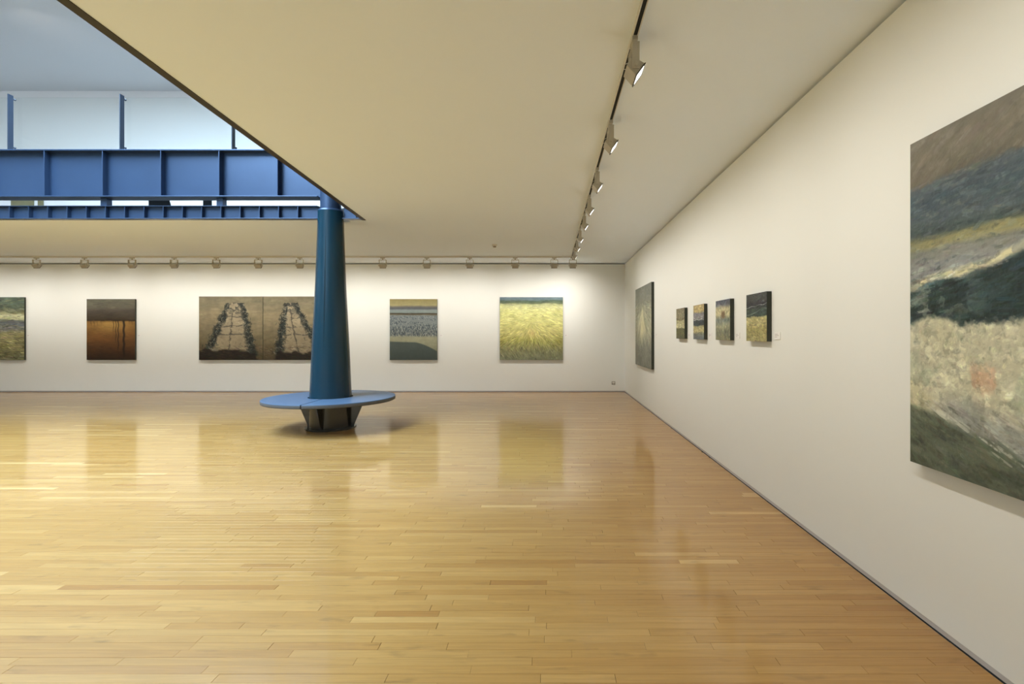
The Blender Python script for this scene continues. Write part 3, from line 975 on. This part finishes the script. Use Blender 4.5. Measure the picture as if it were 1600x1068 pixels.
right_painting('painting', 'tall-looking grey painting with pale radiating lines beside the room corner', p, 11.27, 9.50, 0.843, 2.48, 0.050)

# --- four small seascapes
def small(seed, st, extra, label, dc, warp=.04, mot=.16, n=700, ang=0.0, tint=None):
    p = Painter(110, 110, seed)
    p.stops(st, warp)
    p.mottle(mot, 9)
    if extra: extra(p, 0)
    p.strokes(n, .11, .028, ang, .22, .85, tint=tint)
    if extra: extra(p, 1)
    right_painting('small_painting', label, p, dc + .232, dc - .232, 1.436, 1.878, 0.042)
small(21, [(0, (122, 113, 86)), (.3, (132, 122, 90)), (.36, (96, 88, 62)), (.40, (158, 148, 106)), (.56, (164, 156, 112)), (.63, (172, 166, 122)), (.66, (84, 82, 52)), (.8, (92, 90, 56)), (1, (84, 80, 58))],
      None, 'small green and cream seascape, furthest along of the four small canvases', 7.43)
def ex2(p, k):
    if k:
        for u in np.linspace(.02, .95, 26):
            p.stroke(u, .425 + .015 * math.sin(u * 14), .05, .018, -.4 + p.r.normal(0, .3), (226, 222, 205), .8)
        p.strokes(160, .06, .02, .4, .25, .8, region=(0, 1, .6, .8), tint=[(214, 200, 140), (60, 66, 60)])
small(22, [(0, (160, 144, 98)), (.18, (176, 154, 98)), (.22, (140, 130, 100)), (.25, (112, 110, 108)), (.38, (128, 122, 116)), (.43, (84, 86, 84)), (.47, (50, 58, 60)), (.58, (56, 64, 62)), (.63, (160, 150, 104)),
            (.78, (172, 160, 108)), (.84, (108, 108, 88)), (1, (96, 104, 106))], ex2, 'small seascape with a tan sky over a dark breaking wave', 6.52)
def ex3(p, k):
    if k:
        p.blend(np.exp(-((p.U - .55) / .13) ** 4 - ((p.V - .37) / .09) ** 4) * .9, (112, 88, 58))
        p.strokes(220, .10, .016, 1.0, .24, .8, region=(0, 1, .45, 1), tint=[(222, 212, 160), (70, 86, 84), (200, 190, 130)])
        for _ in range(60): p.stroke(p.r.normal(.55, .09), p.r.normal(.37, .06), .05, .014, p.r.uniform(.8, 2.2), [(92, 70, 44), (136, 110, 76), (70, 56, 40)][p.r.integers(3)], .8)
small(23, [(0, (72, 74, 78)), (.09, (78, 80, 84)), (.13, (112, 110, 104)), (.18, (166, 156, 118)), (.3, (178, 168, 124)), (.42, (160, 152, 114)), (.5, (104, 114, 104)), (.65, (146, 142, 108)), (.8, (112, 112, 88)), (1, (128, 124, 92))],
      ex3, 'small surf painting with a brown rock amid white spray', 5.61, warp=.07, mot=.22, ang=lambda u, v: .7 if u < .5 else 2.3)
def ex4(p, k):
    if k:
        for u in np.linspace(0, 1, 34):
            p.stroke(u, .285 - .05 * u + .010 * math.sin(u * 17), .06, .012, -.1, (190, 190, 178), .75 * (.3 + .7 * abs(math.sin(u * 5 + .6))))
            p.stroke(u, .43 - .10 * sstep(.3, .75, u) + .012 * math.sin(u * 13), .05, .013, -.15, (172, 174, 160), .7 * (.25 + .75 * abs(math.sin(u * 4 + .2))))
        p.strokes(260, .09, .016, .5, .18, .8, region=(0, 1, .52, 1), tint=[(196, 184, 124), (112, 102, 56)])
small(24, [(0, (66, 68, 62)), (.17, (64, 64, 60)), (.22, (48, 46, 50)), (.27, (50, 52, 52)), (.32, (58, 68, 58)), (.44, (60, 72, 62)), (.475, (54, 62, 52)), (.50, (160, 150, 100)), (.58, (172, 160, 108)), (.75, (146, 136, 84)), (1, (152, 142, 92))],
      ex4, 'small seascape with dark sky and sea above yellow sand, nearest the large wave canvas', 4.70, warp=.03)

# --- large wave canvas
p = Painter(560, 560, 31)
p.dry = 0.75
p.stops([(0, (104, 99, 82)), (.06, (112, 105, 86)), (.135, (98, 92, 74)), (.15, (78, 86, 84)), (.20, (64, 76, 78)), (.25, (76, 86, 84)), (.30, (66, 76, 70)), (.318, (132, 126, 84)), (.335, (142, 136, 94)), (.35, (120, 120, 104)), (.40, (138, 138, 128)), (1, (136, 134, 120))], 0.010)
p.mottle(.10, 8, .6, 2.2)
p.strokes(1500, .05, .016, -.45, .09, .6, region=(0, 1, 0, .14), tint=[(150, 146, 128), (92, 86, 68)])
p.strokes(2400, .045, .010, -.06, .13, .75, region=(0, 1, .145, .44), tint=[(118, 130, 128), (48, 60, 64), (140, 140, 116)])
nz = (fbm(p.h, p.w, 10, 5, 77) - .5)
crest = .452 - .17 * np.clip(p.U, 0, .42) + .05 * sstep(.45, 1, p.U) + .022 * nz * 2
foam_top = .556 + .03 * nz * 2 - .01 * np.sin(p.U * 16)
p.blend(np.clip(1.4 - np.abs(p.V - crest) / .013, 0, 1) * (.35 + .65 * (fbm(p.h, p.w, 18, 3, 78) > .47)), (206, 198, 150))
wave = sstep(-.004, .010, p.V - crest - .012)
p.blend(wave * .96, (38, 50, 48))
tl = fbm(p.h, p.w, 16, 5, 79)
p.blend(wave * sstep(.50, .60, tl) * sstep(.45, .10, p.U) * .7, (78, 102, 96))
p.blend(wave * sstep(.56, .64, fbm(p.h, p.w, 30, 4, 80)) * sstep(.35, .05, p.U) * .6, (140, 146, 124))
p.strokes(1500, .05, .009, -.15, .22, .75, region=(0, 1, .40, .58), tint=[(30, 34, 32), (66, 86, 82), (48, 58, 40)])
foam = sstep(-.008, .012, p.V - foam_top)
p.blend(foam, (182, 176, 142))
m1 = fbm(p.h, p.w, 12, 6, 81); m2 = fbm(p.h, p.w, 7, 5, 82); m3 = fbm(p.h, p.w, 26, 5, 83)
p.blend(foam * sstep(.50, .66, m1) * .7, (142, 140, 118))
p.blend(foam * sstep(.50, .62, m3) * .7, (212, 206, 168))
p.blend(foam * sstep(.52, .62, fbm(p.h, p.w, 5, 5, 91)) * sstep(.20, .06, p.U) * .5, (196, 186, 140))
p.blend(foam * sstep(.60, .70, fbm(p.h, p.w, 40, 4, 84)) * .45, (118, 116, 94))
p.blend(foam * np.exp(-((p.V - .72) / .05) ** 2) * sstep(.56, .64, m1 * .5 + m2 * .5) * .8, (190, 154, 118))
p.blend(foam * sstep(.48, .58, 1 - m2) * sstep(.60, .75, p.V) * .6, (166, 172, 140))
p.strokes(2600, .022, .012, lambda u, v: p.r.uniform(-.9, 1.5), .12, .8, region=(0, 1, .56, .84), tint=[(218, 212, 172), (150, 146, 122), (120, 122, 104)])
diag = .815 + .22 * np.clip(p.U, 0, .6) + .02 * nz * 2
p.blend(sstep(-.12, -.01, p.V - diag) * sstep(.04, .22, p.U) * foam * .75, (140, 142, 132))
low = sstep(-.012, .016, p.V - diag)
p.blend(low * .95, (72, 78, 62))
p.blend(low * sstep(.45, .60, fbm(p.h, p.w, 14, 5, 85, .7, 1.8)) * .6, (104, 110, 88))
p.strokes(1500, .05, .011, .36, .16, .7, region=(0, 1, .80, 1), tint=[(130, 130, 104), (50, 54, 44), (120, 108, 84)])
for _ in range(26):
    u = p.r.uniform(.08, .6)
    p.stroke(u, .80 + .26 * u + p.r.normal(0, .012), .07, .006, .40, (198, 196, 172), .6)
right_painting('large_painting', 'very large breaking wave painting nearest the camera, cut by the picture edge', p, 2.678, 1.02, 0.833, 2.497, 0.050)

# ------------------------------------------------------------------ caption cards
def card(label, pos, rz, w=0.085, h=0.055):
    r = empty('caption_card', pos, (0, 0, rz))
    tag(r, label, 'label card', 'caption cards', 'thing')
    box('card', (-w / 2, w / 2, -0.004, 0, -h / 2, h / 2), 'card', r)
    bm = bmesh.new()
    for k, (z, l) in enumerate(((0.014, .6), (0.003, .8), (-0.010, .45))):
        add_box(bm, -w * .42, -w * .42 + w * .84 * l, -0.0046, -0.004, z - 0.002, z + 0.002)
    link('print', bm_mesh('print', bm), 'ink', r)
for x, lab in ((45, 'surf painting at the picture edge'), (218, 'brown post beach painting'), (690, 'grey shore painting with birds'), (885, 'yellow-green meadow painting')):
    X, _, Z = at(x, 524, YB)
    card('tiny white caption card beside the ' + lab, (X, YB - 0.001, Z), 0)
for d, lab in ((9.27, 'radiating grey painting near the corner'), (7.10, 'furthest small seascape'), (6.17, 'small dark wave seascape'), (5.27, 'small brown rock seascape'), (4.35, 'small yellow sand seascape')):
    card('tiny white caption card beside the ' + lab, (XR - 0.001, d, 1.487), -math.pi / 2, 0.11, 0.06)
